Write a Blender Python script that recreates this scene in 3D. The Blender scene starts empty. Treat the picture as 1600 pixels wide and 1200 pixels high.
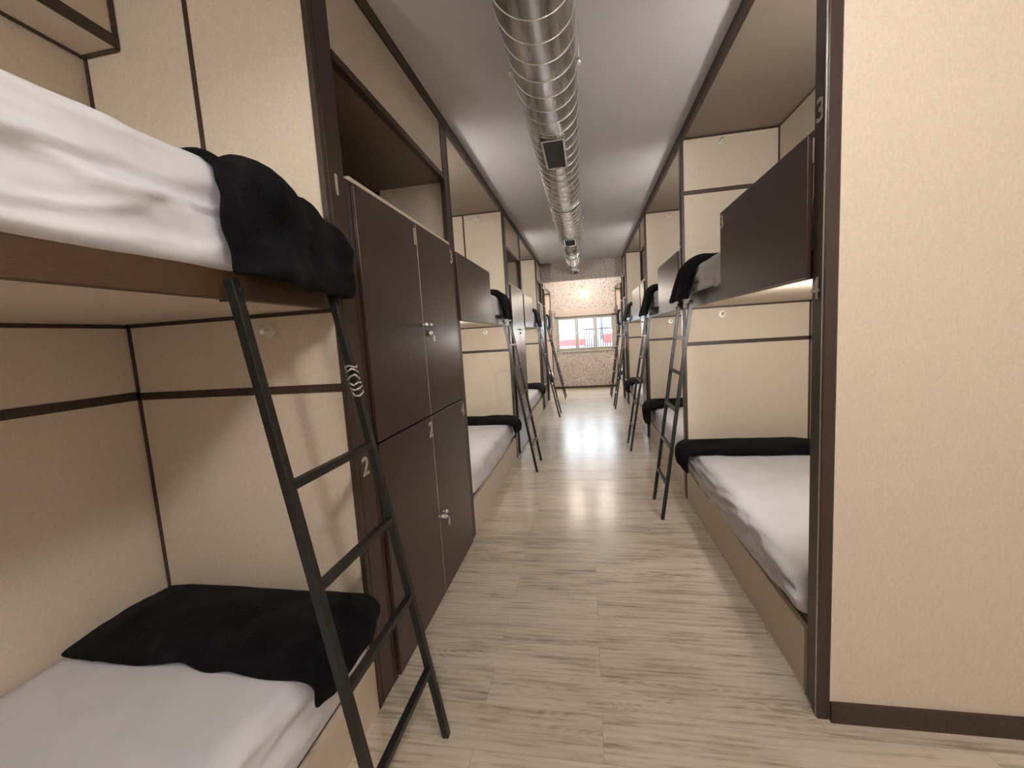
import bpy, bmesh, math, random
from mathutils import Vector, Matrix, noise
PI = math.pi
random.seed(7)
sc = bpy.context.scene
COL = sc.collection

# ------------------------------------------------------------------ camera
cam_d = bpy.data.cameras.new('camera'); cam = bpy.data.objects.new('camera', cam_d); COL.objects.link(cam)
F = 661.0
def _n(v): return v.normalized()
_y = _n(Vector((115.0, -80.0, F)))                       # corridor direction in camera axes
_z = Vector((379.0, 6011.0, F)); _z = _n(_z - _y*_z.dot(_y))   # down
_up = -_z; _x = _y.cross(_up)
Mw = Matrix((( _x.x, _y.x, _up.x), (_x.y, _y.y, _up.y), (_x.z, _y.z, _up.z)))   # world -> camera (x right, y down, z forward)
right = Vector(Mw[0]); down = Vector(Mw[1]); fwd = Vector(Mw[2])
R3 = Matrix((right, -down, -fwd)).transposed()
cam.matrix_world = Matrix.Translation((0, 0, 1.5)) @ R3.to_4x4()
cam_d.sensor_fit = 'HORIZONTAL'; cam_d.sensor_width = 36.0; cam_d.lens = F/1600*36.0
cam_d.clip_start = 0.02; cam_d.clip_end = 200
sc.camera = cam

# ------------------------------------------------------------------ world and exposure
sc.view_settings.view_transform = 'Standard'; sc.view_settings.look = 'None'
sc.view_settings.gamma = 1.0; sc.view_settings.use_curve_mapping = False
sc.view_settings.exposure = 0.36
w = bpy.data.worlds.new('world'); sc.world = w; w.use_nodes = True
bg = w.node_tree.nodes['Background']; bg.inputs[0].default_value = (0.80, 0.90, 1.0, 1); bg.inputs[1].default_value = 17.0

XL, XR = -0.905, 0.81        # front planes of the two bunk rows
CEIL = 3.04
YFAR = 11.72

def area(name, loc, rot, size, power, color=(1, .86, .7), shape='DISK', sy=None, spread=None, parent=None):
    l = bpy.data.lights.new(name, 'AREA'); l.shape = shape; l.size = size
    if sy: l.size_y = sy
    l.energy = power; l.color = color
    if spread: l.spread = spread
    o = bpy.data.objects.new(name, l); COL.objects.link(o); o.location = loc; o.rotation_euler = rot
    if parent: o.parent = parent
    return o
LAMPS = dict(entry=94, near=28, far=24, bed=10.0)
port = area('window_light_portal', (0.01, YFAR+0.16, 1.52), (-PI/2, 0, 0), 1.5, 1, shape='RECTANGLE', sy=1.0)
port.data.cycles.is_portal = True

# ------------------------------------------------------------------ materials
def mat(name, col, rough=.6, metal=0, spec=None):
    m = bpy.data.materials.new(name); m.use_nodes = True
    b = m.node_tree.nodes['Principled BSDF']
    b.inputs['Base Color'].default_value = (*col, 1); b.inputs['Roughness'].default_value = rough
    b.inputs['Metallic'].default_value = metal
    if spec is not None: b.inputs['Specular IOR Level'].default_value = spec
    return m, m.node_tree, b
def node(nt, t, **k):
    n = nt.nodes.new(t)
    for a, v in k.items(): setattr(n, a, v)
    return n
def coords(nt, scale=(1, 1, 1), kind='Object'):
    tc = node(nt, 'ShaderNodeTexCoord'); mp = node(nt, 'ShaderNodeMapping')
    mp.inputs['Scale'].default_value = scale
    nt.links.new(tc.outputs[kind], mp.inputs[0]); return mp.outputs[0]
def ramp(nt, fac, stops):
    r = node(nt, 'ShaderNodeValToRGB')
    el = r.color_ramp.elements
    while len(el) < len(stops): el.new(.5)
    for e, (p, c) in zip(el, stops): e.position = p; e.color = (*c, 1)
    nt.links.new(fac, r.inputs[0]); return r.outputs[0]
def nz(nt, vec, scale, detail=4, rough=.5):
    n = node(nt, 'ShaderNodeTexNoise'); n.inputs['Scale'].default_value = scale
    n.inputs['Detail'].default_value = detail; n.inputs['Roughness'].default_value = rough
    nt.links.new(vec, n.inputs['Vector']); return n.outputs[0]
def bump(nt, b, h, strength, dist=.01):
    bp = node(nt, 'ShaderNodeBump'); bp.inputs['Strength'].default_value = strength; bp.inputs['Distance'].default_value = dist
    nt.links.new(h, bp.inputs['Height']); nt.links.new(bp.outputs[0], b.inputs['Normal'])
def two(name, c1, c2, scale, vecscale=(1, 1, 1), rough=.6, metal=0, bs=0, bd=.005, lo=.35, hi=.65, detail=5, spec=None):
    m, nt, b = mat(name, c1, rough, metal, spec)
    f = nz(nt, coords(nt, vecscale), scale, detail, .6)
    nt.links.new(ramp(nt, f, [(lo, c1), (hi, c2)]), b.inputs['Base Color'])
    if bs: bump(nt, b, f, bs, bd)
    return m

# beige textile-look laminate: fine woven fleck
def beige_mat(name='beige_laminate', a=(.59, .495, .395), c=(.67, .57, .46)):
    m, nt, b = mat(name, a, .55)
    f1 = nz(nt, coords(nt, (1, 1, .35)), 190, 3, .6); f2 = nz(nt, coords(nt, (.35, .35, 1)), 190, 3, .6)
    mx = node(nt, 'ShaderNodeMath', operation='ADD'); nt.links.new(f1, mx.inputs[0]); nt.links.new(f2, mx.inputs[1])
    ml = node(nt, 'ShaderNodeMath', operation='MULTIPLY'); nt.links.new(mx.outputs[0], ml.inputs[0]); ml.inputs[1].default_value = .5
    nt.links.new(ramp(nt, ml.outputs[0], [(.36, a), (.62, c)]), b.inputs['Base Color'])
    bump(nt, b, ml.outputs[0], .10, .002)
    return m
BEIGE = beige_mat()
DARK = two('dark_wenge_laminate', (.034, .0185, .0155), (.050, .029, .024), 30, (14, 14, .8), rough=.3, bs=.05, bd=.001)
DARKTRIM = two('dark_wenge_edge', (.034, .021, .015), (.058, .037, .026), 40, (3, 3, 1), rough=.45)
DOORM = two('dark_satin_door', (.036, .0175, .0150), (.046, .0235, .020), 24, (12, 12, .7), rough=.28, bs=.02, bd=.001)
WOODRAIL = two('brown_wood_rail', (.048, .024, .011), (.080, .042, .020), 22, (20, 1.5, 20), rough=.45, bs=.06, bd=.001)
SHELFM = two('brown_shelf_board', (.18, .125, .092), (.21, .15, .112), 12, (6, 1, 6), rough=.5)
EDGE = mat('pale_edge_band', (.62, .52, .42), .4)[0]
TAUPE = two('taupe_canopy_panel', (.255, .205, .165), (.29, .235, .19), 150, rough=.6)
CANOPY = TAUPE
SHEET = two('white_sheet_cotton', (.63, .62, .665), (.68, .67, .715), 6, rough=.85, bs=.02)
METAL_BLACK = two('black_painted_steel', (.006, .006, .006), (.016, .016, .015), 60, rough=.38, spec=.4)
CHROME = mat('brushed_chrome', (.86, .84, .80), .28, 1)[0]
HOOKM = mat('bright_nickel_hook', (.85, .83, .76), .3, .55)[0]
NUMM = mat('satin_steel_numeral', (.55, .50, .45), .4, .5)[0]
CEILM = two('grey_white_ceiling_paint', (.69, .665, .695), (.72, .695, .725), 1.5, rough=.85)
PAINT = two('cream_wall_paint', (.62, .55, .45), (.66, .58, .48), 3, rough=.8)
WHITEF = mat('white_window_frame', (.47, .45, .40), .4)[0]
BLACKRUB = mat('black_grille', (.012, .012, .013), .5)[0]

def plush():
    m, nt, b = mat('black_plush', (.006, .006, .007), .95, 0, .15)
    v = coords(nt); f = nz(nt, v, 9, 6, .65); g = nz(nt, v, 120, 3, .6)
    nt.links.new(ramp(nt, f, [(.35, (.0015, .0015, .002)), (.6, (.006, .006, .007)), (.8, (.022, .022, .024))]), b.inputs['Base Color'])  # paler patches paint the sheen of the nap into the colour
    b.inputs['Sheen Weight'].default_value = .025; b.inputs['Sheen Roughness'].default_value = .4
    b.inputs['Sheen Tint'].default_value = (.5, .5, .55, 1)
    mx = node(nt, 'ShaderNodeMath', operation='ADD'); nt.links.new(f, mx.inputs[0]); nt.links.new(g, mx.inputs[1])
    bump(nt, b, mx.outputs[0], .8, .012)
    return m
PLUSH = plush()

def floor_mat():
    m, nt, b = mat('oak_laminate_floor', (.4, .3, .22), .3)
    v = coords(nt)
    br = node(nt, 'ShaderNodeTexBrick'); br.offset = .37; br.inputs['Scale'].default_value = 1
    br.inputs['Brick Width'].default_value = 1.28; br.inputs['Row Height'].default_value = .192
    br.inputs['Mortar Size'].default_value = .0009; br.inputs['Mortar Smooth'].default_value = .2
    br.inputs['Color1'].default_value = (0, 0, 0, 1); br.inputs['Color2'].default_value = (1, 1, 1, 1)
    br.inputs['Mortar'].default_value = (.5, .5, .5, 1)
    nt.links.new(v, br.inputs['Vector'])
    # offset the grain from plank to plank
    off = node(nt, 'ShaderNodeVectorMath', operation='MULTIPLY_ADD')
    nt.links.new(br.outputs['Color'], off.inputs[0]); off.inputs[1].default_value = (7, 5, 3); nt.links.new(v, off.inputs[2])
    mp = node(nt, 'ShaderNodeMapping'); mp.inputs['Scale'].default_value = (1.3, 9, 1); nt.links.new(off.outputs[0], mp.inputs[0])
    big = nz(nt, mp.outputs[0], 2.2, 6, .62)
    mp2 = node(nt, 'ShaderNodeMapping'); mp2.inputs['Scale'].default_value = (2.2, 60, 1); nt.links.new(off.outputs[0], mp2.inputs[0])
    fine = nz(nt, mp2.outputs[0], 3, 5, .6)
    wv = node(nt, 'ShaderNodeTexWave', wave_type='RINGS'); wv.inputs['Scale'].default_value = 1.2; wv.inputs['Distortion'].default_value = 7
    wv.inputs['Detail'].default_value = 3; nt.links.new(mp.outputs[0], wv.inputs['Vector'])
    a = node(nt, 'ShaderNodeMath', operation='MULTIPLY_ADD'); nt.links.new(fine, a.inputs[0]); a.inputs[1].default_value = .55; nt.links.new(big, a.inputs[2])
    a2 = node(nt, 'ShaderNodeMath', operation='MULTIPLY_ADD'); nt.links.new(wv.outputs['Fac'], a2.inputs[0]); a2.inputs[1].default_value = .13; nt.links.new(a.outputs[0], a2.inputs[2])
    # cathedral grain: contour lines of a stretched noise field, only in places
    mp3 = node(nt, 'ShaderNodeMapping'); mp3.inputs['Scale'].default_value = (1.5, 8, 1); nt.links.new(off.outputs[0], mp3.inputs[0])
    fld = nz(nt, mp3.outputs[0], .9, 2, .4)
    k1 = node(nt, 'ShaderNodeMath', operation='MULTIPLY'); nt.links.new(fld, k1.inputs[0]); k1.inputs[1].default_value = 170
    k2 = node(nt, 'ShaderNodeMath', operation='SINE'); nt.links.new(k1.outputs[0], k2.inputs[0])
    mask = node(nt, 'ShaderNodeMapRange'); nt.links.new(nz(nt, mp3.outputs[0], .55, 1, .5), mask.inputs[0])
    mask.inputs[1].default_value = .50; mask.inputs[2].default_value = .66; mask.inputs[3].default_value = .008; mask.inputs[4].default_value = .075
    k3 = node(nt, 'ShaderNodeMath', operation='MULTIPLY_ADD'); nt.links.new(k2.outputs[0], k3.inputs[0]); nt.links.new(mask.outputs[0], k3.inputs[1]); nt.links.new(a2.outputs[0], k3.inputs[2])
    cloud = nz(nt, mp3.outputs[0], .8, 3, .5)
    k4 = node(nt, 'ShaderNodeMath', operation='MULTIPLY_ADD'); nt.links.new(cloud, k4.inputs[0]); k4.inputs[1].default_value = .45
    k5 = node(nt, 'ShaderNodeMath', operation='SUBTRACT'); nt.links.new(k3.outputs[0], k5.inputs[0]); k5.inputs[1].default_value = .225
    nt.links.new(k5.outputs[0], k4.inputs[2])
    c = ramp(nt, k4.outputs[0], [(.50, (.27, .215, .165)), (.66, (.43, .365, .29)), (.82, (.58, .505, .415)), (1.05, (.66, .585, .50))])
    tint = node(nt, 'ShaderNodeMix', data_type='RGBA', blend_type='MULTIPLY'); tint.inputs[0].default_value = 1
    nt.links.new(c, tint.inputs[6])
    nt.links.new(ramp(nt, br.outputs['Color'], [(0, (.88, .87, .85)), (1, (1.0, 1.0, 1.0))]), tint.inputs[7])
    mo = node(nt, 'ShaderNodeMix', data_type='RGBA', blend_type='MIX'); nt.links.new(br.outputs['Fac'], mo.inputs[0])
    nt.links.new(tint.outputs[2], mo.inputs[6]); mo.inputs[7].default_value = (.36, .30, .24, 1)
    nt.links.new(mo.outputs[2], b.inputs['Base Color'])
    r = node(nt, 'ShaderNodeMath', operation='MULTIPLY_ADD'); nt.links.new(big, r.inputs[0]); r.inputs[1].default_value = .12; r.inputs[2].default_value = .17
    nt.links.new(r.outputs[0], b.inputs['Roughness'])
    bump(nt, b, a.outputs[0], .05, .003)
    return m
FLOORM = floor_mat()

def speckle():
    m, nt, b = mat('speckled_wallpaper', (.6, .5, .45), .7)
    v = coords(nt, (1, 1, 1)); f = nz(nt, v, 24, 5, .7); g = nz(nt, v, 55, 2, .5)
    mx = node(nt, 'ShaderNodeMath', operation='ADD'); nt.links.new(f, mx.inputs[0]); nt.links.new(g, mx.inputs[1])
    nt.links.new(ramp(nt, mx.outputs[0], [(.78, (.24, .19, .15)), (.87, (.42, .35, .30)), (.95, (.56, .49, .44)), (1.2, (.64, .57, .52))]), b.inputs['Base Color'])
    bump(nt, b, mx.outputs[0], .2, .005)
    return m
SPECK = speckle()

def galv():
    m, nt, b = mat('galvanised_duct_steel', (.60, .60, .58), .24, 1)
    f = nz(nt, coords(nt, (1, .12, 1)), 18, 5, .6)
    nt.links.new(ramp(nt, f, [(.3, (.30, .30, .29)), (.7, (.52, .52, .51))]), b.inputs['Base Color'])
    r = node(nt, 'ShaderNodeMath', operation='MULTIPLY_ADD'); nt.links.new(f, r.inputs[0]); r.inputs[1].default_value = .2; r.inputs[2].default_value = .16
    nt.links.new(r.outputs[0], b.inputs['Roughness'])
    return m
GALV = galv()
SEAM = mat('duct_seam_steel', (.8, .78, .74), .35, .8)[0]
def emis(name, col, s):
    m, nt, b = mat(name, col, .5); b.inputs['Emission Color'].default_value = (*col, 1); b.inputs['Emission Strength'].default_value = s
    return m
GLOW = emis('lit_lamp_diffuser', (1, .85, .66), 14)
LED = emis('lit_led_lens', (1, .93, .8), 4)
def glass():
    m = bpy.data.materials.new('window_glass'); m.use_nodes = True; nt = m.node_tree; nt.nodes.clear()
    o = node(nt, 'ShaderNodeOutputMaterial'); mx = node(nt, 'ShaderNodeMixShader'); t = node(nt, 'ShaderNodeBsdfTransparent'); g = node(nt, 'ShaderNodeBsdfGlossy')
    g.inputs['Roughness'].default_value = .02; mx.inputs[0].default_value = .06
    nt.links.new(t.outputs[0], mx.inputs[1]); nt.links.new(g.outputs[0], mx.inputs[2]); nt.links.new(mx.outputs[0], o.inputs[0]); return m
GLASS = glass()

# ------------------------------------------------------------------ mesh helpers
def box(bm, x0, x1, y0, y1, z0, z1):
    if x0 > x1: x0, x1 = x1, x0
    if y0 > y1: y0, y1 = y1, y0
    vs = [bm.verts.new((x, y, z)) for x in (x0, x1) for y in (y0, y1) for z in (z0, z1)]
    for f in ((0, 1, 3, 2), (4, 6, 7, 5), (0, 4, 5, 1), (2, 3, 7, 6), (0, 2, 6, 4), (1, 5, 7, 3)):
        bm.faces.new([vs[i] for i in f])
def bar(bm, p, q, w, d, side=Vector((0, 1, 0))):
    p = Vector(p); q = Vector(q); a = (q-p).normalized(); s = (side - a*side.dot(a)).normalized(); t = a.cross(s)
    vs = []
    for e in (p, q):
        for i, j in ((-1, -1), (1, -1), (1, 1), (-1, 1)): vs.append(bm.verts.new(e + s*(i*w/2) + t*(j*d/2)))
    for f in ((3, 2, 1, 0), (4, 5, 6, 7), (0, 1, 5, 4), (1, 2, 6, 5), (2, 3, 7, 6), (3, 0, 4, 7)):
        bm.faces.new([vs[i] for i in f])
def tube(bm, p, q, r, n=16, r2=None):
    p = Vector(p); q = Vector(q); a = (q-p).normalized()
    s = a.orthogonal().normalized(); t = a.cross(s); r2 = r if r2 is None else r2
    A = [bm.verts.new(p + (s*math.cos(2*PI*i/n)+t*math.sin(2*PI*i/n))*r) for i in range(n)]
    B = [bm.verts.new(q + (s*math.cos(2*PI*i/n)+t*math.sin(2*PI*i/n))*r2) for i in range(n)]
    for i in range(n):
        j = (i+1) % n; f = bm.faces.new((A[i], A[j], B[j], B[i])); f.smooth = True
    bm.faces.new(A[::-1]); bm.faces.new(B)
def ball(bm, c, r, sc3=(1, 1, 1), u=16, v=10):
    bmesh.ops.create_uvsphere(bm, u_segments=u, v_segments=v, radius=r, matrix=Matrix.Translation(c) @ Matrix.Diagonal((*sc3, 1)))
def BM(): return bmesh.new()
def obj(name, bm, m, parent=None, bevel=0, smooth=False):
    bmesh.ops.recalc_face_normals(bm, faces=bm.faces)
    me = bpy.data.meshes.new(name); bm.to_mesh(me); bm.free()
    if smooth:
        for p in me.polygons: p.use_smooth = True
    me.materials.append(m)
    o = bpy.data.objects.new(name, me); COL.objects.link(o)
    if parent: o.parent = parent
    if bevel:
        b = o.modifiers.new('bevel', 'BEVEL'); b.width = bevel; b.segments = 2; b.limit_method = 'ANGLE'
    return o
def tag(o, label, cat, group=None):
    o['label'] = label; o['category'] = cat
    if group: o['group'] = group
    return o
def thing(name, label, cat, loc=(0, 0, 0), group=None):
    o = bpy.data.objects.new(name, None); COL.objects.link(o); o.location = loc; o.empty_display_size = .1
    return tag(o, label, cat, group)
def struct(name, bm, m, parent=None):
    o = obj(name, bm, m, parent)
    if parent is None: o['kind'] = 'structure'
    return o
def boxes(name, bl, m, parent=None, bevel=0, st=False):
    bm = BM()
    for b in bl: box(bm, *b)
    return struct(name, bm, m, parent) if st else obj(name, bm, m, parent, bevel)

def numeral(txt, s, y, z, h, parent, off=.0035):
    cu = bpy.data.curves.new('numeral', 'FONT'); cu.body = txt; cu.size = h*1.38; cu.extrude = .002; cu.offset = .0012
    cu.align_x = 'CENTER'; cu.align_y = 'CENTER'
    t = bpy.data.objects.new('tmp', cu); COL.objects.link(t)
    bpy.context.view_layer.update()
    me = bpy.data.meshes.new_from_object(t.evaluated_get(bpy.context.evaluated_depsgraph_get()))
    bpy.data.objects.remove(t)
    me.materials.clear(); me.materials.append(NUMM)
    o = bpy.data.objects.new('numeral', me); COL.objects.link(o); o.parent = parent
    X = Vector((0, -s, 0)); Y = Vector((0, 0, 1)); Z = Vector((-s, 0, 0))
    o.matrix_local = Matrix.Translation((-s*off, y, z)) @ Matrix((X, Y, Z)).transposed().to_4x4()
    o['label'] = 'satin steel numeral ' + txt
    return o

# ------------------------------------------------------------------ room shell
WL, WR, YB = -1.93, 2.45, -4.0
boxes('floor', [(WL-.1, WR+.1, YB-.1, YFAR+.3, -.1, 0)], FLOORM, st=True)
boxes('ceiling', [(WL-.1, WR+.1, YB-.1, YFAR+.3, CEIL, CEIL+.1)], CEILM, st=True)
boxes('wall_left', [(WL-.1, WL, YB, YFAR+.25, 0, CEIL)], PAINT, st=True)
boxes('wall_right', [(WR, WR+.1, YB, YFAR+.25, 0, CEIL)], PAINT, st=True)
boxes('wall_back', [(WL-.1, WR+.1, YB-.1, YB, 0, CEIL)], PAINT, st=True)
WX0, WX1, WZ0, WZ1 = -.80, .775, 1.02, 2.12
boxes('wall_far', [(WL, WX0, YFAR, YFAR+.25, 0, CEIL), (WX1, WR, YFAR, YFAR+.25, 0, CEIL),
                   (WX0, WX1, YFAR, YFAR+.25, 0, WZ0), (WX0, WX1, YFAR, YFAR+.25, WZ1, CEIL)], SPECK, st=True)
boxes('trim_1', [(-.905, .81, 9.42, 9.66, 2.665, CEIL)], SPECK, st=True)
boxes('baseboard_far', [(XL+.02, XR-.02, YFAR-.018, YFAR, 0, .06)], DARKTRIM, st=True)
boxes('wall_entrance', [(.838, WR, 1.608, 1.64, 0.0, CEIL)], BEIGE, st=True)
boxes('baseboard_entrance', [(.838, WR, 1.594, 1.608, 0, .078)], DARKTRIM, st=True)

# window
win = bpy.data.objects.new('window_1', None); COL.objects.link(win); win.location = (0, YFAR, WZ0); win['kind'] = 'structure'
def W(name, bl, m, bevel=.004):
    return boxes(name, [(a, b, c, d, e-WZ0, f-WZ0) for a, b, c, d, e, f in bl], m, win, bevel)
fy0, fy1 = .03, .09
W('window_frame', [(WX0, WX0+.05, fy0, fy1, WZ0, 1.97), (WX1-.05, WX1, fy0, fy1, WZ0, 1.97), (WX0, WX1, fy0, fy1, WZ0, WZ0+.045), (WX0, WX1, fy0, fy1, 1.925, 1.97)], WHITEF)
W('window_sill', [(WX0-.02, WX1+.02, -.03, fy0, WZ0-.02, WZ0+.004)], WHITEF)
W('shutter_box', [(WX0+.0, WX1, -.035, .14, 1.965, WZ1)], mat('beige_shutter_box', (.60, .50, .44), .5)[0], .01)
cuts = [WX0+.045, -.235, .262, WX1-.045]
for i in range(3):
    a, b = cuts[i], cuts[i+1]; z0, z1 = WZ0+.045, 1.925; t = .046
    sash = W('sash', [(a+.002, a+t, fy0-.012, fy1-.02, z0, z1), (b-t, b-.002, fy0-.012, fy1-.02, z0, z1), (a+t, b-t, fy0-.012, fy1-.02, z0, z0+t), (a+t, b-t, fy0-.012, fy1-.02, z1-t, z1)], WHITEF)
    g = boxes('pane', [(a+t, b-t, .045, .049, z0+t-WZ0, z1-t-WZ0)], GLASS, sash)
    h = BM(); tube(h, (b-t/2, fy0-.03, .42), (b-t/2, fy0-.03, .52), .008, 10); tube(h, (b-t/2, fy0-.03, .47), (b-t/2, fy0-.008, .47), .01, 10)
    obj('window_handle', h, CHROME, sash)

# outside, seen through the window
WHITE_OUT = two('white_facade_render', (.155, .158, .165), (.175, .177, .183), 4, rough=.9)
bld = thing('building', 'white rendered building with a red band, seen through the window', 'building', (0, 15.2, -3))
def B(name, bl, m): return boxes(name, [(a, b, c, d, e+3, f+3) for a, b, c, d, e, f in bl], m, bld)
B('wall', [(-7, 7, 0, .3, -3, 2.5)], WHITE_OUT)
B('red_band', [(-7, -.02, -.03, 0, 1.08, 1.29), (.62, 7, -.03, 0, 1.12, 1.42)], two('red_paint_band', (.26, .02, .02), (.30, .03, .025), 5, rough=.6))
B('gate', [(-.02, .36, -.05, 0, 1.06, 1.34)], two('grey_metal_gate', (.10, .11, .13), (.14, .15, .17), 9, rough=.5))
B('window', [(.52, .60, -.02, .01, 1.25, 2.1)], mat('dark_narrow_window_glass', (.05, .06, .07), .15)[0])
B('gutter', [(-.16, -.10, -.06, 0, 1.3, 2.45)], mat('pale_grey_gutter', (.5, .52, .55), .5)[0])
fence = thing('railing', 'dark metal bar railing outside the window', 'railing', (0, 14.4, -3))
for i in range(12):
    bm = BM(); tube(bm, (-.04+i*.075, 0, 3.98), (-.04+i*.075, 0, 4.6), .011, 8); obj('bar', bm, METAL_BLACK, fence)
for z in (4.6, 3.95): boxes('handrail', [(-.08, .84, -.015, .015, z, z+.033)], METAL_BLACK, fence)
boxes('base_wall', [(-.3, 1.6, -.1, .1, 0, 3.95)], WHITE_OUT, fence)
boxes('courtyard_ground', [(-8, 8, YFAR+.4, 16, -3.2, -3)], two('grey_courtyard_paving', (.4, .4, .4), (.5, .5, .5), 3, rough=.9), st=True)

# ------------------------------------------------------------------ bunk unit
def bunk(s, y0, y1, label, top=CEIL, nums=(), hstrip=False, vstrip=None, backbox=None, post0=.0, post1=.0, guard=1.03, rev=False,
         rail_m=None, nearpost_nums=None, base_joint=None, hook=True, uppernum=None, base_h=.255, lowlamp=1.0):
    x0 = XL if s < 0 else XR
    D = .975; L = y1-y0
    root = thing('bunk_bed', label, 'bunk bed', (x0, y0, 0), 'built-in bunk beds along the corridor')
    def P(name, bl, m, bevel=0): return boxes(name, [(s*a, s*b, c, d, e, f) for a, b, c, d, e, f in bl], m, root, bevel)
    T = top-.003
    g = .002
    ya = post0; yb = L-post1
    # near and far end panels
    P('end_panel', [(.022, D, ya+.0, ya+.02, 0, T)], BEIGE)
    P('end_panel', [(.022, D, yb-.02, yb, 0, T)], BEIGE)
    P('back_panel', [(D, D+.018, 0, L, 0, T)], BEIGE)
    # edge of the end panels, the upright posts
    if post0: P('post', [(0, .022, 0, post0, 0, T), (.022, .06, 0, post0-g, 0, T)], DARK, .002)
    else: P('post', [(0, .022, 0, .035, 0, T)], DARKTRIM, .001)
    if post1: P('post', [(0, .05, L-post1, L-g, 0, T)], DARK, .001)
    else: P('post', [(0, .022, L-.028, L-g, 0, T)], DARKTRIM, .001)
    ia, ib = ya+.02, yb-.02
    # canopy, top fascia trim
    P('canopy', [(.022, D, ia, ib, top-.045, T)], CANOPY)
    P('fascia_trim', [(-.004, .02, 0, L-g, top-.075, T)], DARKTRIM)
    # upper deck
    P('upper_deck', [(.03, D, ia, ib, 1.652, 1.70)], BEIGE)
    P('deck_rail', [(.0, .028, ya+.036, yb-.03, 1.645, 1.745)], rail_m or DARK, .002)
    # trim strips on end panels and back
    st = []
    for yy, d in ((ia, .004), (ib, -.004)):
        st += [(.0235, D-.004, yy, yy+d, 1.335, 1.366), (.0305, D-.004, yy, yy+d, 1.636, 1.651),
               (.0235, D-.004, yy, yy+d, top-.06, top-.046), (D-.02, D-.0045, yy, yy+d, .3, top-.061)]
        if hstrip: st += [(.0235, D-.02, yy, yy+d, 2.555, 2.588)]
        if vstrip: st += [(vstrip-.009, vstrip+.009, yy, yy+d, 1.75, top-.061)]
    st += [(D-.004, D-.0002, ia+.004, ib-.004, 1.335, 1.37), (D-.004, D-.0002, ia+.004, ib-.004, 1.636, 1.651)]
    for q in st: P('trim_strip', [q], DARKTRIM)
    if backbox:
        bw, bz = backbox
        P('overhead_box', [(D-bw, D-.005, ia+.005, ib-.005, bz, top-.062)], BEIGE)
        P('box_trim', [(D-bw-.006, D-bw-.0002, ia+.005, ib-.005, bz, bz+.045), (D-bw-.006, D-bw+.004, ib-.022, ib-.006, bz+.046, top-.063),
                       (D-bw-.001, D-.006, ib-.02, ib-.006, bz-.006, bz-.0002), (D-.02, D-.006, ia+.01, ib-.022, bz-.006, bz-.0002)], DARKTRIM)
    # base box with joints
    j = base_joint or L*.78
    P('base_front_board', [(.006, .03, ya+.036, j-.001, 0, base_h)], BEIGE); P('base_front_board', [(.006, .03, j+.001, yb-.03, 0, base_h)], BEIGE)
    P('bed_base', [(.031, D-.005, ia, ib, .02, base_h)], BEIGE)
    P('gap_shade_board', [(.03, D-.01, ia+.003, ib-.003, base_h+.001, base_h+.034)], DARK)  # recessed board, dark to stand in for the shaded gap under the sheet
    # guard board of the upper bunk
    if rev: ga, gb = yb-.03-guard, yb-.005
    else: ga, gb = ya+.003, ya+.003+guard
    gp = P('guard_panel', [(-.02, -.002, ga, gb, 1.648, 2.135)], DOORM, .003)
    if uppernum: numeral(uppernum, s, (gb if not rev else ga)-.035, 2.075, .075, gp, off=.0215)
    # coat hooks
    if hook:
        for zz in (1.583, 2.93 if top > 2.9 else 2.5):
            if rev: continue
            h = BM(); c = Vector((s*.305, ib-.004, zz))
            tube(h, c, c+Vector((0, -.004, 0)), .028, 24); 
            obj_h = obj('hook_plate', h, HOOKM, root)
            h = BM(); tube(h, c+Vector((0, -.003, 0)), c+Vector((0, -.04, -.004)), .0065, 12); tube(h, c+Vector((0, -.04, -.012)), c+Vector((0, -.04, .016)), .009, 14)
            o = obj('hook_peg', h, HOOKM, obj_h)
    # reading lamp at the head end
    lamp_y = ia if not rev else ib
    sy = 1 if not rev else -1
    for lu, zz in ((.20, 1.56), (.45, 2.35)):
        l = BM(); c = Vector((s*lu, lamp_y, zz)); tube(l, c, c+Vector((0, sy*.02, 0)), .04, 24)
        lo = obj('reading_lamp', l, CHROME, root)
        l = BM(); tube(l, c+Vector((0, sy*.0205, 0)), c+Vector((0, sy*.024, 0)), .033, 24); obj('lamp_lens', l, LED, lo)
        area('reading_light', (x0+s*lu, y0+lamp_y+sy*.03, zz), (PI/2*sy, 0, 0), .11, LAMPS['bed']*(lowlamp if zz < 2 else .9), (1, .96, .88))
    # bunk numbers on the post
    if nearpost_nums:
        for t, yy, zz in nearpost_nums: numeral(t, s, yy, zz, .078, root)
    return root

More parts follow.
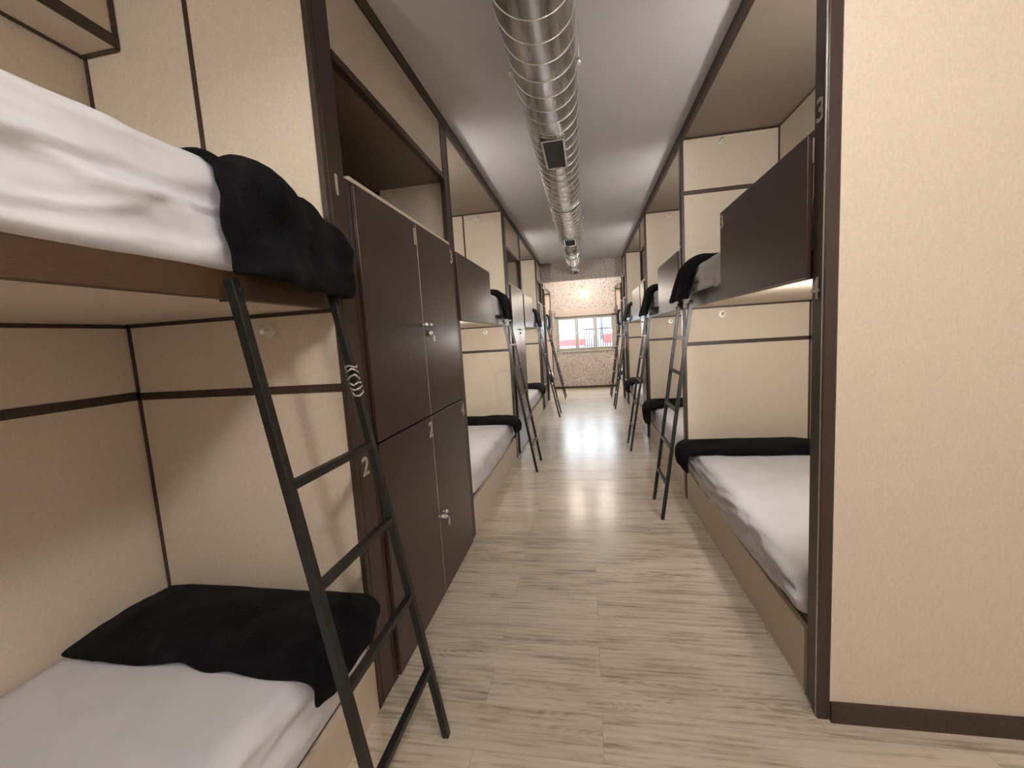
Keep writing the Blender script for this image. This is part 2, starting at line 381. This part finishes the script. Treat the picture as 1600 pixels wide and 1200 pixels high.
# ------------------------------------------------------------------ bedding
def fbm(v, o=3):
    a = 0; k = 1
    for i in range(o): a += noise.noise(v)*k; v = v*2.1; k *= .5
    return a
def mattress(s, y0, y1, z0, z1, label, group, u0=.012, u1=.955, wr=.006, hang=0.0, seed=0, n=30, hangf=None, r=.055, hem=False, sag=0):
    x0 = XL if s < 0 else XR
    bm = BM()
    L = y1-y0; Wd = u1-u0; H = z1-z0
    nu, ny, nzz = max(8, n//3), n, max(8, n//4)
    def grid(fn, a, b):
        vs = [[bm.verts.new(fn(i/a, j/b)) for j in range(b+1)] for i in range(a+1)]
        for i in range(a):
            for j in range(b): bm.faces.new((vs[i][j], vs[i+1][j], vs[i+1][j+1], vs[i][j+1]))
    grid(lambda a, b: (u0+a*Wd, b*L, z1), nu, ny); grid(lambda a, b: (u0+a*Wd, b*L, z0), nu, ny)
    grid(lambda a, b: (u0, b*L, z0+a*H), nzz, ny); grid(lambda a, b: (u1, b*L, z0+a*H), nzz, ny)
    grid(lambda a, b: (u0+a*Wd, 0, z0+b*H), nu, nzz); grid(lambda a, b: (u0+a*Wd, L, z0+b*H), nu, nzz)
    bmesh.ops.remove_doubles(bm, verts=bm.verts, dist=1e-5)
    for v in bm.verts:
        p = v.co.copy()
        top = p.z > z1-1e-4; fz = (p.z-z0)/H
        q = Vector((min(max(p.x, u0+r), u1-r), min(max(p.y, r), L-r), min(max(p.z, z0+.02), z1-r)))
        d = p-q
        if d.length > 1e-6:
            m = max(abs(d.x), abs(d.y), abs(d.z))
            rr = r if p.z > q.z-1e-6 else .02
            d = d.normalized()*min(m, rr if m > 0 else 0)
            p2 = q+d
        else: p2 = p
        sd = Vector((p.x*3+seed*7, (y0+p.y)*2.2, p.z*9+seed))
        if abs(p.x-u0) < 1e-4 and fz < .98:      # front side: sagging folds of the sheet
            w_ = math.sin(PI*min(1, max(0, fz)))
            # diagonal drawn creases
            cr = math.sin((y0+p.y)*7+fz*5.5+2.5*fbm(Vector((p.y*1.4+seed, fz*1.5, 0))))
            cr2 = math.sin((y0+p.y)*4.3-fz*9+3*fbm(Vector((p.y*2+seed, fz*2.5, 3))))
            p2.x += -wr*1.5*w_*abs(cr)**4 - wr*1.0*w_*abs(cr2)**6 + wr*1.1*fbm(sd)*w_
            if hem and fz < .2: p2.x -= .012*math.sin(PI*fz/.2)
            if hangf: p2.z -= hangf(p.y/L)*(1-fz)**1.3; p2.x -= .004*(1-fz)
        elif fz > .9:
            p2.z += wr*.45*fbm(Vector((p.x*2.6+seed, p.y*1.3, 0)))
            fr = max(0, 1-(p.x-u0)/.25)
            p2.z += wr*.35*fr*abs(math.sin(p.y*9+3*fbm(Vector((p.y, p.x*3, seed)))))**4
        if sag and p.y/L > .76: p2.z -= sag*fz*((p.y/L-.76)/.24)**1.2
        v.co = Vector((s*p2.x, p2.y, p2.z))
    o = obj('mattress', bm, SHEET, None, smooth=True); o.location = (x0, y0, 0)
    return tag(o, label, 'mattress', group)

def throw(s, ya, yb, ztop, zh, label, group, ub=.93, uf=-.012, puff=.03, bulge=.0, seed=0, hang=None, r=.05, ns=34, nt=22, enddrop=0, taper=0, slump=0, wob=.02, thick=.022, fold_amp=1.0, early=False):
    """a plush throw over the end of the bed: across the top, over the front edge and hanging down"""
    x0 = XL if s < 0 else XR
    bm = BM(); vs = []
    L = yb-ya
    for i in range(ns+1):
        S = i/ns; row = []
        for j in range(nt+1):
            t = j/nt
            zhh = zh if hang is None else hang(t)
            Lt = ub-(uf+r); La = r*PI/2; Lh = max(.02, ztop-r-zhh); tot = Lt+La+Lh
            k = S*tot
            edge = (math.sin(PI*min(1, max(0, t))))**.7
            wobn = wob*fbm(Vector((S*3.3+seed, 0, t*2)))
            y = ya + L*t + (wobn if t < .2 else wobn*(1-t)*1.0)
            if k < Lt:
                u = ub-k; z = ztop; nrm = Vector((0, 0, 1)); fe = min(1, (k/.15)) if k < .15 else 1
                z += puff*edge*fe
                z -= (.018*(1-edge))
            elif k < Lt+La:
                a = (k-Lt)/r; u = uf+r-r*math.sin(a); z = ztop-r+r*math.cos(a); nrm = Vector((-math.sin(a), 0, math.cos(a)))
                z += puff*edge*math.cos(a)**1.0
                z -= .018*(1-edge)*math.cos(a); u -= bulge*edge*math.sin(a)
            else:
                h = (k-Lt-La); f = h/Lh
                u = uf; z = ztop-r-h; nrm = Vector((-1, 0, .1))
                u -= bulge*edge*(1-.35*f) + slump*f
                y += taper*f*(t-.5)
            dn = fbm(Vector((S*5+seed*3, t*3.5+seed, 1.7)))
            fold = max(0, math.sin(t*13+S*4+seed*2+2*dn))**2 + (.7*abs(math.sin(S*31+t*9+3*dn))**5 if fold_amp > 2 else 0)
            p = Vector((u, y, z)) + nrm*fold_amp*(.010*dn + .010*fold*(1 if k > Lt*.75 else (.12 if early else .4)))
            if enddrop and k < Lt+La:
                if early: p.z -= enddrop*t**1.2
                elif t > .6: p.z -= enddrop*((t-.6)/.4)**2
            elif enddrop and early: p.z -= enddrop*t**1.2*max(0, 1-(k-Lt-La)/Lh)
            row.append(bm.verts.new((s*p.x, p.y-ya, p.z)))
        vs.append(row)
    for i in range(ns):
        for j in range(nt): bm.faces.new((vs[i][j], vs[i+1][j], vs[i+1][j+1], vs[i][j+1]))
    o = obj('throw_blanket', bm, PLUSH, None, smooth=True); o.location = (x0, ya, 0)
    so = o.modifiers.new('thick', 'SOLIDIFY'); so.thickness = thick; so.offset = 1 if True else 0
    # make the thickness grow outwards (away from the mattress)
    me = o.data; n0 = me.polygons[nt//2].normal
    if n0.z < 0:
        me.flip_normals()
    ss = o.modifiers.new('soft', 'SUBSURF'); ss.levels = 1; ss.render_levels = 1
    return tag(o, label, 'blanket', group)

# ------------------------------------------------------------------ ladder
def ladder(s, ya, yb, label, xf=None, xt=None, clip=False, H=1.69):
    # the foreground ladder has lost its top rung
    # feet x and top x (world)
    xf = (-.59 if s < 0 else .535) if xf is None else xf
    xt = (-.87 if s < 0 else .775) if xt is None else xt
    xm = (xf+xt)/2; ym = (ya+yb)/2
    root = thing('ladder', label, 'ladder', (xf, ym, 0), 'black steel ladders hooked on the upper bunks')
    hw = (yb-ya)/2; dx = xt-xf
    def pt(y, z): return Vector((dx*z/H, y, z))
    for e in (-1, 1):
        b = BM(); bar(b, pt(e*hw, .0), pt(e*hw, H), .026, .026); r_ = obj('side_rail', b, METAL_BLACK, root, .002)
        # top hook bracket reaching over the deck rail
        b = BM(); p = pt(e*hw, H-.05)
        tx = (XL if s < 0 else XR)-xf
        box(b, p.x, tx-s*.003, e*hw-.011, e*hw+.011, H-.055, H-.05); tube(b, (p.x-s*.02, e*hw, H-.03), (p.x-s*.013, e*hw, H-.03), .007, 10)
        obj('hook_bracket', b, METAL_BLACK, root)
    for z in (.28, .568, .866, 1.148) + (() if clip else (1.415,)):
        b = BM(); bar(b, pt(-hw+.013, z), pt(hw-.013, z), .024, .024, Vector((0, 0, 1))); obj('rung', b, METAL_BLACK, root, .002)
    if clip:
        b = BM()
        rr = random.Random(5)
        for k in range(6):      # loose turns of wire wound round the rail
            p = pt(hw, 1.335+k*.02); a0 = rr.uniform(-.5, .5)
            q = [p+Vector((.0195*math.cos(a), .0195*math.sin(a), .006*math.sin(2*a+k)+rr.uniform(-.006, .006))) for a in [2*PI*i/7+a0 for i in range(7)]]
            for i in range(7): tube(b, q[i], q[(i+1) % 7], .0032, 6)
        obj('tape_knot', b, CHROME, root)['label'] = 'bright twisted metal wire round the rail'
    return root

# ------------------------------------------------------------------ locker unit
def lock_set(s, door_l, door_r, yl, yr, z):
    """round knob on the left door, cam lock with keys on the right door"""
    c = Vector((-s*.018, yl, z)); b = BM(); tube(b, c, c+Vector((-s*.02, 0, 0)), .006, 12); ball(b, c+Vector((-s*.028, 0, 0)), .013)
    obj('knob', b, CHROME, door_l, smooth=True)
    c = Vector((-s*.018, yr, z)); b = BM(); tube(b, c, c+Vector((-s*.02, 0, 0)), .006, 12); ball(b, c+Vector((-s*.028, 0, 0)), .012)
    obj('knob', b, CHROME, door_r, smooth=True)
    c = Vector((-s*.018, yr+.03, z-.045)); b = BM(); tube(b, c, c+Vector((-s*.014, 0, 0)), .014, 18); tube(b, c+Vector((-s*.014, 0, 0)), c+Vector((-s*.022, 0, 0)), .008, 12)
    lk = obj('cam_lock', b, CHROME, door_r)
    b = BM(); k = c+Vector((-s*.03, 0, 0)); bar(b, k, k+Vector((0, 0, -.012)), .004, .012); box(b, k.x-.001, k.x+.001, k.y-.011, k.y+.011, k.z-.05, k.z-.014)
    obj('key', b, CHROME, lk)
def locker(s, y0, y1, label, cols, top=CEIL, pl=.105, pr=.09, nums=None, locks=True, paleshelf=False, postnums=None, shelf=(2.175, 2.60), simple=False):
    x0 = XL if s < 0 else XR
    D = .975; L = y1-y0
    root = thing('locker_cabinet', label, 'cabinet', (x0, y0, 0), 'locker cabinets between the bunks')
    def P(name, bl, m, bevel=0, par=None): return boxes(name, [(s*a, s*b, c, d, e, f) for a, b, c, d, e, f in bl], m, par or root, bevel)
    T = top-.003; g = .002
    P('side_post', [(0, .03, 0, pl-g, 0, T)], DARK, .002)
    P('side_post', [(0, .03, L-pr+g, L-g, 0, T)], DARKTRIM, .002)
    s0, s1 = shelf
    P('carcass', [(.032, D-.1, g, .018, 0, T), (.032, D-.1, L-.018, L-g, 0, T), (D-.1, D-.085, g, L-g, 0, T),
                  (.02, D-.101, .0185, L-.0185, s0-.03, s0-.001), (.022, D-.101, .019, L-.019, 1.07, 1.082), (.022, D-.101, .019, L-.019, .0, .02)], DARK)
    # open shelf: dark brown top and back, beige far side
    P('open_shelf', [(.031, D-.102, .019, L-.019, s1, s1+.02), (D-.115, D-.102, .019, L-.019, s0+.002, s1-.001), (.031, D-.117, .019, .03, s0+.002, s1-.001)], SHELFM)
    P('shelf_side_panel', [(.031, .5, L-.04, L-.019, s0+.002, s1-.001)], BEIGE)
    P('edge_band', [(-.002, .02, pl+.03, L-pr, s0-.012, s0+.004)], EDGE)
    if paleshelf: P('edge_band', [(-.002, .02, pl, L-pr, s1+.006, s1+.022)], EDGE)
    else: P('shelf_trim', [(-.002, .03, pl, L-pr, s1-.004, s1+.03)], DARKTRIM)
    if top > 2.8:
        P('fascia_panel', [(.004, .022, pl, L-pr, s1+.032, top-.075)], BEIGE)
        P('fascia_trim', [(-.004, .02, 0, L-g, top-.073, T), (-.001, .02, L-pr-.015, L-pr+.001, s1+.032, top-.074)], DARKTRIM)
    else: P('fascia_trim', [(-.004, .02, 0, L-g, s1+.03, T)], DARKTRIM)
    P('door_frame', [(-.001, .02, pl, pl+.03, .0, s0-.013), (-.001, .02, pl+.031, L-pr-g, s0-.028, s0-.014)], DARK)
    da, db = pl+.033, L-pr-.004
    wd = (db-da)/cols
    k = 0
    for row, (z0, z1) in enumerate(((1.092, s0-.032), (.012, 1.083))):
        ds = []
        for c in range(cols):
            a = da+c*wd; b = a+wd-.008
            d = P('door', [(-.018, .0, a, b, z0, z1)], DOORM, .002)
            ds.append((d, a, b))
            if cols == 2 and c == 0: P('edge_band', [(-.0175, .0, b+.0005, b+.0045, z0, z1)], EDGE, 0, d)
            if nums and nums[row][c]: numeral(nums[row][c], s, b-.03 if s < 0 else a+.03, z1-.075, .09, d, off=.0215)
        if locks:
            z = 1.60 if row == 0 else .50
            if cols == 2: lock_set(s, ds[0][0], ds[1][0], ds[0][2]-.03, ds[1][1]+.035, z)
            else:
                c0 = Vector((-s*.018, ds[0][1]+.04, z)); b = BM(); tube(b, c0, c0+Vector((-s*.02, 0, 0)), .006, 12); ball(b, c0+Vector((-s*.028, 0, 0)), .013)
                obj('knob', b, CHROME, ds[0][0], smooth=True)
    if postnums:
        for t, yy, zz in postnums: numeral(t, s, yy, zz, .078, root)
    return root

# ------------------------------------------------------------------ LEFT ROW
bunk(-1, -.62, 1.498, 'nearest left bunk bed with beige panels and a brown wooden upper rail', vstrip=.49, backbox=(.175, 2.68), rail_m=WOODRAIL, base_h=.215, lowlamp=.04)
mattress(-1, -.59, 1.465, 1.702, 1.993, 'creased white sheeted mattress on the upper bunk at the left edge', 'white mattresses on the upper bunks', u0=.0, wr=.016, seed=1, n=120, r=.03, hem=True, sag=.075)
mattress(-1, -.59, 1.465, .251, .495, 'white sheeted mattress on the lower bunk at the bottom left', 'white mattresses on the lower bunks', wr=.010, seed=2, n=80, hangf=lambda t: .02)
throw(-1, .93, 1.50, 1.988, 1.70, 'black plush throw bunched over the end of the nearest upper left bunk', 'black throws on the upper bunks', uf=-.025,
      puff=.012, bulge=.035, early=True, seed=3, hang=lambda t: 1.695-.03*t+.05*max(0, (t-.82)/.18)**2, taper=-.02, enddrop=.08, wob=.035, slump=.02, fold_amp=2.6, nt=34, ns=44)
throw(-1, 1.055, 1.462, .51, .40, 'black plush throw spread across the nearest lower left bunk behind the ladder', 'black throws on the lower bunks', uf=-.03,
      puff=.045, bulge=.045, seed=4, hang=lambda t: .40+.05*t, wob=.03)
ladder(-1, .95, 1.385, 'black steel ladder in the left foreground leaning on the upper rail', clip=True)

locker(-1, 1.5, 2.998, 'dark brown four-door locker cabinet nearest on the left, open shelf above', 2, nums=(('1', '3'), ('2', '4')), postnums=(('1', .04, 2.11), ('2', .04, 1.015)))
bunk(-1, 3.0, 5.118, 'second left bunk bed, between the two wide locker cabinets', vstrip=.485, guard=1.06)
mattress(-1, 3.05, 5.08, 1.702, 1.965, 'white mattress on the second upper left bunk behind a dark guard board', 'white mattresses on the upper bunks', seed=5, n=40, wr=.01)
mattress(-1, 3.05, 5.08, .291, .51, 'white sheeted mattress on the second lower left bunk', 'white mattresses on the lower bunks', seed=6, n=40, wr=.01, hangf=lambda t: .0+.05*math.sin(PI*min(1, t*1.1)))
throw(-1, 4.48, 5.07, 1.985, 1.70, 'black throw hanging off the second upper left bunk', 'black throws on the upper bunks', uf=-.012, bulge=.015, seed=7, taper=-.06, enddrop=.09, ns=28, nt=18, slump=.03, r=.08, fold_amp=1.4)
throw(-1, 4.68, 5.07, .52, .40, 'black rolled throw across the foot of the second lower left bunk', 'black throws on the lower bunks', uf=-.04, bulge=.05, puff=.035, seed=8, ns=24, nt=16)
ladder(-1, 4.535, 4.975, 'black ladder leaning on the second upper left bunk', xf=-.595)

locker(-1, 5.12, 6.358, 'dark glossy locker cabinet behind the second left ladder, pale shelf edge above', 2, paleshelf=True)
bunk(-1, 6.36, 8.458, 'third left bunk bed, beyond the second locker cabinet', guard=.98)
mattress(-1, 6.41, 8.42, 1.702, 1.955, 'white mattress on the third upper left bunk', 'white mattresses on the upper bunks', seed=9, n=24)
mattress(-1, 6.41, 8.42, .291, .51, 'white mattress on the third lower left bunk', 'white mattresses on the lower bunks', seed=10, n=24)
throw(-1, 7.75, 8.40, 1.97, 1.66, 'black throw hanging off the third upper left bunk', 'black throws on the upper bunks', uf=-.012, bulge=.015, seed=11, ns=20, nt=12, taper=-.06, enddrop=.08, slump=.03, r=.08)
throw(-1, 7.85, 8.40, .52, .38, 'black throw curled over the edge of the third lower left bunk', 'black throws on the lower bunks', uf=-.03, bulge=.05, puff=.05, seed=12, ns=20, nt=12)
ladder(-1, 7.65, 8.08, 'black ladder leaning on the third upper left bunk', xf=-.53)

locker(-1, 8.46, 9.41, 'narrow dark locker cabinet before the ceiling beam on the left', 1, locks=True, paleshelf=True)
locker(-1, 9.67, 10.02, 'low locker unit with pale framed shelf beyond the beam on the left', 1, top=2.66, pl=.03, pr=.03, shelf=(2.175, 2.56), paleshelf=True)
bunk(-1, 10.03, 11.69, 'farthest left bunk bed beside the window wall', top=2.66, guard=.7, rev=True, hook=False)
mattress(-1, 10.08, 11.64, 1.702, 1.95, 'white mattress on the farthest upper left bunk', 'white mattresses on the upper bunks', seed=13, n=20)
mattress(-1, 10.08, 11.64, .291, .51, 'white mattress on the farthest lower left bunk', 'white mattresses on the lower bunks', seed=14, n=20)
throw(-1, 10.10, 10.5, 1.97, 1.66, 'black throw hanging off the farthest upper left bunk', 'black throws on the upper bunks', uf=-.03, bulge=.03, seed=15, ns=16, nt=10)
throw(-1, 10.10, 10.5, .52, .36, 'black throw on the farthest lower left bunk', 'black throws on the lower bunks', uf=-.03, bulge=.04, seed=16, ns=16, nt=10)
ladder(-1, 9.80, 10.2, 'black ladder nearest the window on the left side', xf=-.52)

# ------------------------------------------------------------------ RIGHT ROW
bunk(1, 1.642, 3.80, 'nearest right bunk bed with a large dark guard board and numerals 3 and 4', hstrip=True, backbox=(.25, 2.68), post0=.075, guard=.985,
     nearpost_nums=(('3', .03, 2.19), ('4', .045, 1.60)), uppernum='3', base_joint=1.72, base_h=.262, lowlamp=1.5)
mattress(1, 1.75, 3.76, 1.702, 1.955, 'grey-white creased mattress on the nearest upper right bunk', 'white mattresses on the upper bunks', seed=21, n=60, wr=.014)
mattress(1, 1.75, 3.76, .298, .495, 'white sheeted mattress on the nearest lower right bunk, sheet hanging over', 'white mattresses on the lower bunks', seed=22, n=70, wr=.012,
         hangf=lambda t: .045*math.sin(PI*min(1, max(0, t*1.15-.08))), u0=.0)
throw(1, 3.33, 3.76, 1.975, 1.69, 'black throw hanging off the nearest upper right bunk', 'black throws on the upper bunks', uf=-.012, bulge=.012, seed=23, ns=36, nt=22, taper=.14, puff=.015, slump=.06, r=.08, fold_amp=1.8, thick=.04)
throw(1, 3.37, 3.76, .52, .34, 'black plush throw across the foot of the nearest lower right bunk', 'black throws on the lower bunks', uf=-.055, bulge=.05, puff=.03, seed=24, ns=34, nt=18, hang=lambda t: .36+.06*t)
ladder(1, 3.345, 3.76, 'black ladder leaning on the nearest upper right bunk')
# entrance jamb of the right row
jm = thing('door_jamb', 'tall dark wooden jamb between the beige entrance wall and the right bunks', 'jamb', (XR, 1.608, 0))
boxes('jamb_board', [(-.012, .026, 0, .032, 0, CEIL-.003)], DARK, jm, .002)
boxes('metal_edge', [(-.014, -.012, .012, .016, 0, CEIL-.01)], CHROME, jm)

bunk(1, 3.802, 5.948, 'second right bunk bed, directly behind the nearest one', post0=.05, guard=1.0, nearpost_nums=(('5', .03, 2.17),))
mattress(1, 3.88, 5.91, 1.702, 1.955, 'white mattress on the second upper right bunk', 'white mattresses on the upper bunks', seed=25, n=40, wr=.012)
mattress(1, 3.88, 5.91, .291, .51, 'white mattress on the second lower right bunk', 'white mattresses on the lower bunks', seed=26, n=40, hangf=lambda t: .04)
throw(1, 5.28, 5.90, 1.975, 1.66, 'black throw hanging off the second upper right bunk', 'black throws on the upper bunks', uf=-.012, bulge=.015, seed=27, ns=28, nt=18, taper=.14, slump=.06, r=.08, fold_amp=1.6, thick=.04)
throw(1, 5.40, 5.90, .53, .30, 'black throw draped over the corner of the second lower right bunk', 'black throws on the lower bunks', uf=-.045, bulge=.06, puff=.04, seed=28, ns=26, nt=16)
ladder(1, 5.33, 5.72, 'black ladder leaning on the second upper right bunk', xf=.495)

locker(1, 5.95, 6.428, 'very narrow dark locker column on the right between the bunks', 1, pl=.03, pr=.03, paleshelf=True)
bunk(1, 6.43, 8.70, 'third right bunk bed, after the narrow locker column', guard=1.0)
mattress(1, 6.48, 8.66, 1.702, 1.955, 'white mattress on the third upper right bunk', 'white mattresses on the upper bunks', seed=29, n=24)
mattress(1, 6.48, 8.66, .291, .51, 'white mattress on the third lower right bunk', 'white mattresses on the lower bunks', seed=30, n=24)
throw(1, 7.95, 8.62, 1.975, 1.66, 'black throw hanging off the third upper right bunk', 'black throws on the upper bunks', uf=-.012, bulge=.015, seed=31, ns=20, nt=12, slump=.07, r=.08)
throw(1, 8.0, 8.62, .53, .34, 'black throw over the edge of the third lower right bunk', 'black throws on the lower bunks', uf=-.045, bulge=.06, puff=.04, seed=32, ns=20, nt=12)
ladder(1, 8.3, 8.7, 'black ladder leaning on the third upper right bunk', xf=.505)

locker(1, 8.702, 9.41, 'narrow dark locker cabinet before the ceiling beam on the right', 1, paleshelf=True)
locker(1, 9.67, 10.02, 'low locker unit with pale framed shelf beyond the beam on the right', 1, top=2.66, pl=.03, pr=.03, shelf=(2.175, 2.56), paleshelf=True)
bunk(1, 10.03, 11.69, 'farthest right bunk bed beside the window wall', top=2.66, guard=.7, rev=True, hook=False)
mattress(1, 10.08, 11.64, 1.702, 1.95, 'white mattress on the farthest upper right bunk', 'white mattresses on the upper bunks', seed=33, n=20)
mattress(1, 10.08, 11.64, .291, .51, 'white mattress on the farthest lower right bunk', 'white mattresses on the lower bunks', seed=34, n=20)
throw(1, 10.10, 10.5, 1.97, 1.66, 'black throw hanging off the farthest upper right bunk', 'black throws on the upper bunks', uf=-.03, bulge=.03, seed=35, ns=16, nt=10)
throw(1, 10.10, 10.5, .52, .36, 'black throw on the farthest lower right bunk', 'black throws on the lower bunks', uf=-.03, bulge=.04, seed=36, ns=16, nt=10)
ladder(1, 9.80, 10.2, 'black ladder nearest the window on the right side', xf=.52)

# ------------------------------------------------------------------ ventilation duct
duct = thing('ventilation_duct', 'round galvanised spiral ventilation duct running along the ceiling', 'duct', (-.148, -3.6, 2.839))
DY = -3.6
def dtube(name, y0, y1, r, cx=0, cz=0, m=GALV, n=64):
    b = BM(); tube(b, (cx, y0-DY, cz), (cx, y1-DY, cz), r, n); return obj(name, b, m, duct)
def helix(name, y0, y1, r, pitch, cx=0, cz=0):
    cu = bpy.data.curves.new(name, 'CURVE'); cu.dimensions = '3D'; cu.bevel_depth = .0024; cu.bevel_resolution = 1
    sp = cu.splines.new('POLY'); n = int((y1-y0)/pitch*40); sp.points.add(n)
    for i in range(n+1):
        a = 2*PI*i/40; sp.points[i].co = (cx+r*math.cos(a), y0-DY+pitch*i/40, cz+r*math.sin(a), 1)
    t = bpy.data.objects.new('tmp', cu); COL.objects.link(t); bpy.context.view_layer.update()
    me = bpy.data.meshes.new_from_object(t.evaluated_get(bpy.context.evaluated_depsgraph_get())); bpy.data.objects.remove(t)
    for p in me.polygons: p.use_smooth = True
    me.materials.clear(); me.materials.append(SEAM)
    o = bpy.data.objects.new(name, me); COL.objects.link(o); o.parent = duct; return o
R1, R2, R3_ = .161, .128, .108
dtube('duct_pipe', -3.6, 6.0, R1); helix('spiral_seam', -3.5, 5.98, R1, .135)
C2 = (-.02, .025); C3 = (-.03, .04)
b = BM(); tube(b, (0, 6.0-DY, 0), (C2[0], 6.12-DY, C2[1]), R1, 64, R2); obj('reducer', b, GALV, duct)
dtube('duct_pipe', 6.12, 8.2, R2, *C2); helix('spiral_seam', 6.13, 8.19, R2, .135, *C2)
b = BM(); tube(b, (C2[0], 8.2-DY, C2[1]), (C3[0], 8.3-DY, C3[1]), R2, 64, R3_); obj('reducer', b, GALV, duct)
dtube('duct_pipe', 8.3, 9.36, R3_, *C3); helix('spiral_seam', 8.31, 9.34, R3_, .135, *C3)
dtube('end_cap', 9.36, 9.385, R3_+.004, *C3)
for y, r, c in ((.6, R1, (0, 0)), (4.3, R1, (0, 0)), (7.4, R2, C2)):
    dtube('coupling_sleeve', y, y+.08, r+.004, c[0], c[1])
def grille(y0, y1, hw, zb):
    f = BM(); t = .014
    for bx in ((-hw-t, -hw, y0, y1, zb, zb+.05), (hw, hw+t, y0, y1, zb, zb+.05), (-hw-t, hw+t, y0-t, y0, zb, zb+.05), (-hw-t, hw+t, y1, y1+t, zb, zb+.05)):
        box(f, bx[0], bx[1], bx[2]-DY, bx[3]-DY, bx[4], bx[5])
    fr = obj('vent_frame', f, GALV, duct, .002)
    k = BM(); box(k, -hw, hw, y0-DY, y1-DY, zb+.02, zb+.03); obj('vent_backing', k, BLACKRUB, fr)
    k = BM(); n = 22
    for i in range(n):
        yy = y0+(y1-y0)*(i+.5)/n-DY; bar(k, (-hw, yy, zb+.008), (hw, yy, zb+.008), .0016, .011, Vector((0, .8, .6)))
    obj('vent_louvres', k, mat('louvre_metal', (.07, .07, .07), .5, .3)[0], fr)
grille(2.74, 3.16, .060, -.171)
grille(5.55, 5.9, .062, -.171)
grille(9.02, 9.28, .05, -.078)
# hanger brackets either side
for y in (-.6, 2.3, 5.2, 8.0):
    for e in (-1, 1):
        k = BM(); cx = e*(R1+.012) if y < 6 else e*(R2+.012)
        tube(k, (cx, y-DY, .0), (cx, y-DY, .19), .0022, 8); tube(k, (cx-e*.0, y-DY, -.012), (cx, y-DY, .012), .012, 12)
        bar(k, (cx-e*.02, y-DY, 0), (cx+e*.006, y-DY, 0), .02, .003)
        obj('hanger_rod', k, CHROME, duct)

# ------------------------------------------------------------------ lamps
wl = thing('wall_lamp', 'small lit wall lamp on the speckled wall above the window', 'lamp', (-.005, YFAR, 2.52))
b = BM(); tube(b, (0, -.002, 0), (0, -.025, 0), .085, 32); obj('lamp_base', b, WHITEF, wl)
b = BM(); ball(b, (0, -.045, 0), .08, (1, .45, 1), 24, 14); obj('diffuser', b, GLOW, wl, smooth=True)
def ceiling_lamp(x, y, power, r, label, col=(1, .975, .945), z=CEIL, grp=None):
    t = thing('ceiling_lamp', label, 'lamp', (x, y, z), grp)
    b = BM(); tube(b, (0, 0, -.001), (0, 0, -.03), r+.012, 32); obj('lamp_housing', b, WHITEF, t)
    b = BM(); tube(b, (0, 0, -.031), (0, 0, -.036), r, 32); obj('diffuser', b, GLOW, t)
    l = bpy.data.lights.new('ceiling_light', 'POINT'); l.energy = power; l.color = col; l.shadow_soft_size = r*.8
    o = bpy.data.objects.new('ceiling_light', l); COL.objects.link(o); o.location = (x, y, z-.04-r*.85)
ceiling_lamp(.60, -1.85, LAMPS['entry'], .17, 'round ceiling lamp by the entrance behind the viewer')
ceiling_lamp(.55, .25, LAMPS['near'], .17, 'round ceiling lamp right above the viewer, beside the duct')
ceiling_lamp(.35, 10.6, LAMPS['far'], .12, 'round ceiling lamp beyond the beam on the right', (1, .93, .86))
ceiling_lamp(-.40, 10.6, LAMPS['far'], .12, 'round ceiling lamp beyond the beam on the left', (1, .9, .8))
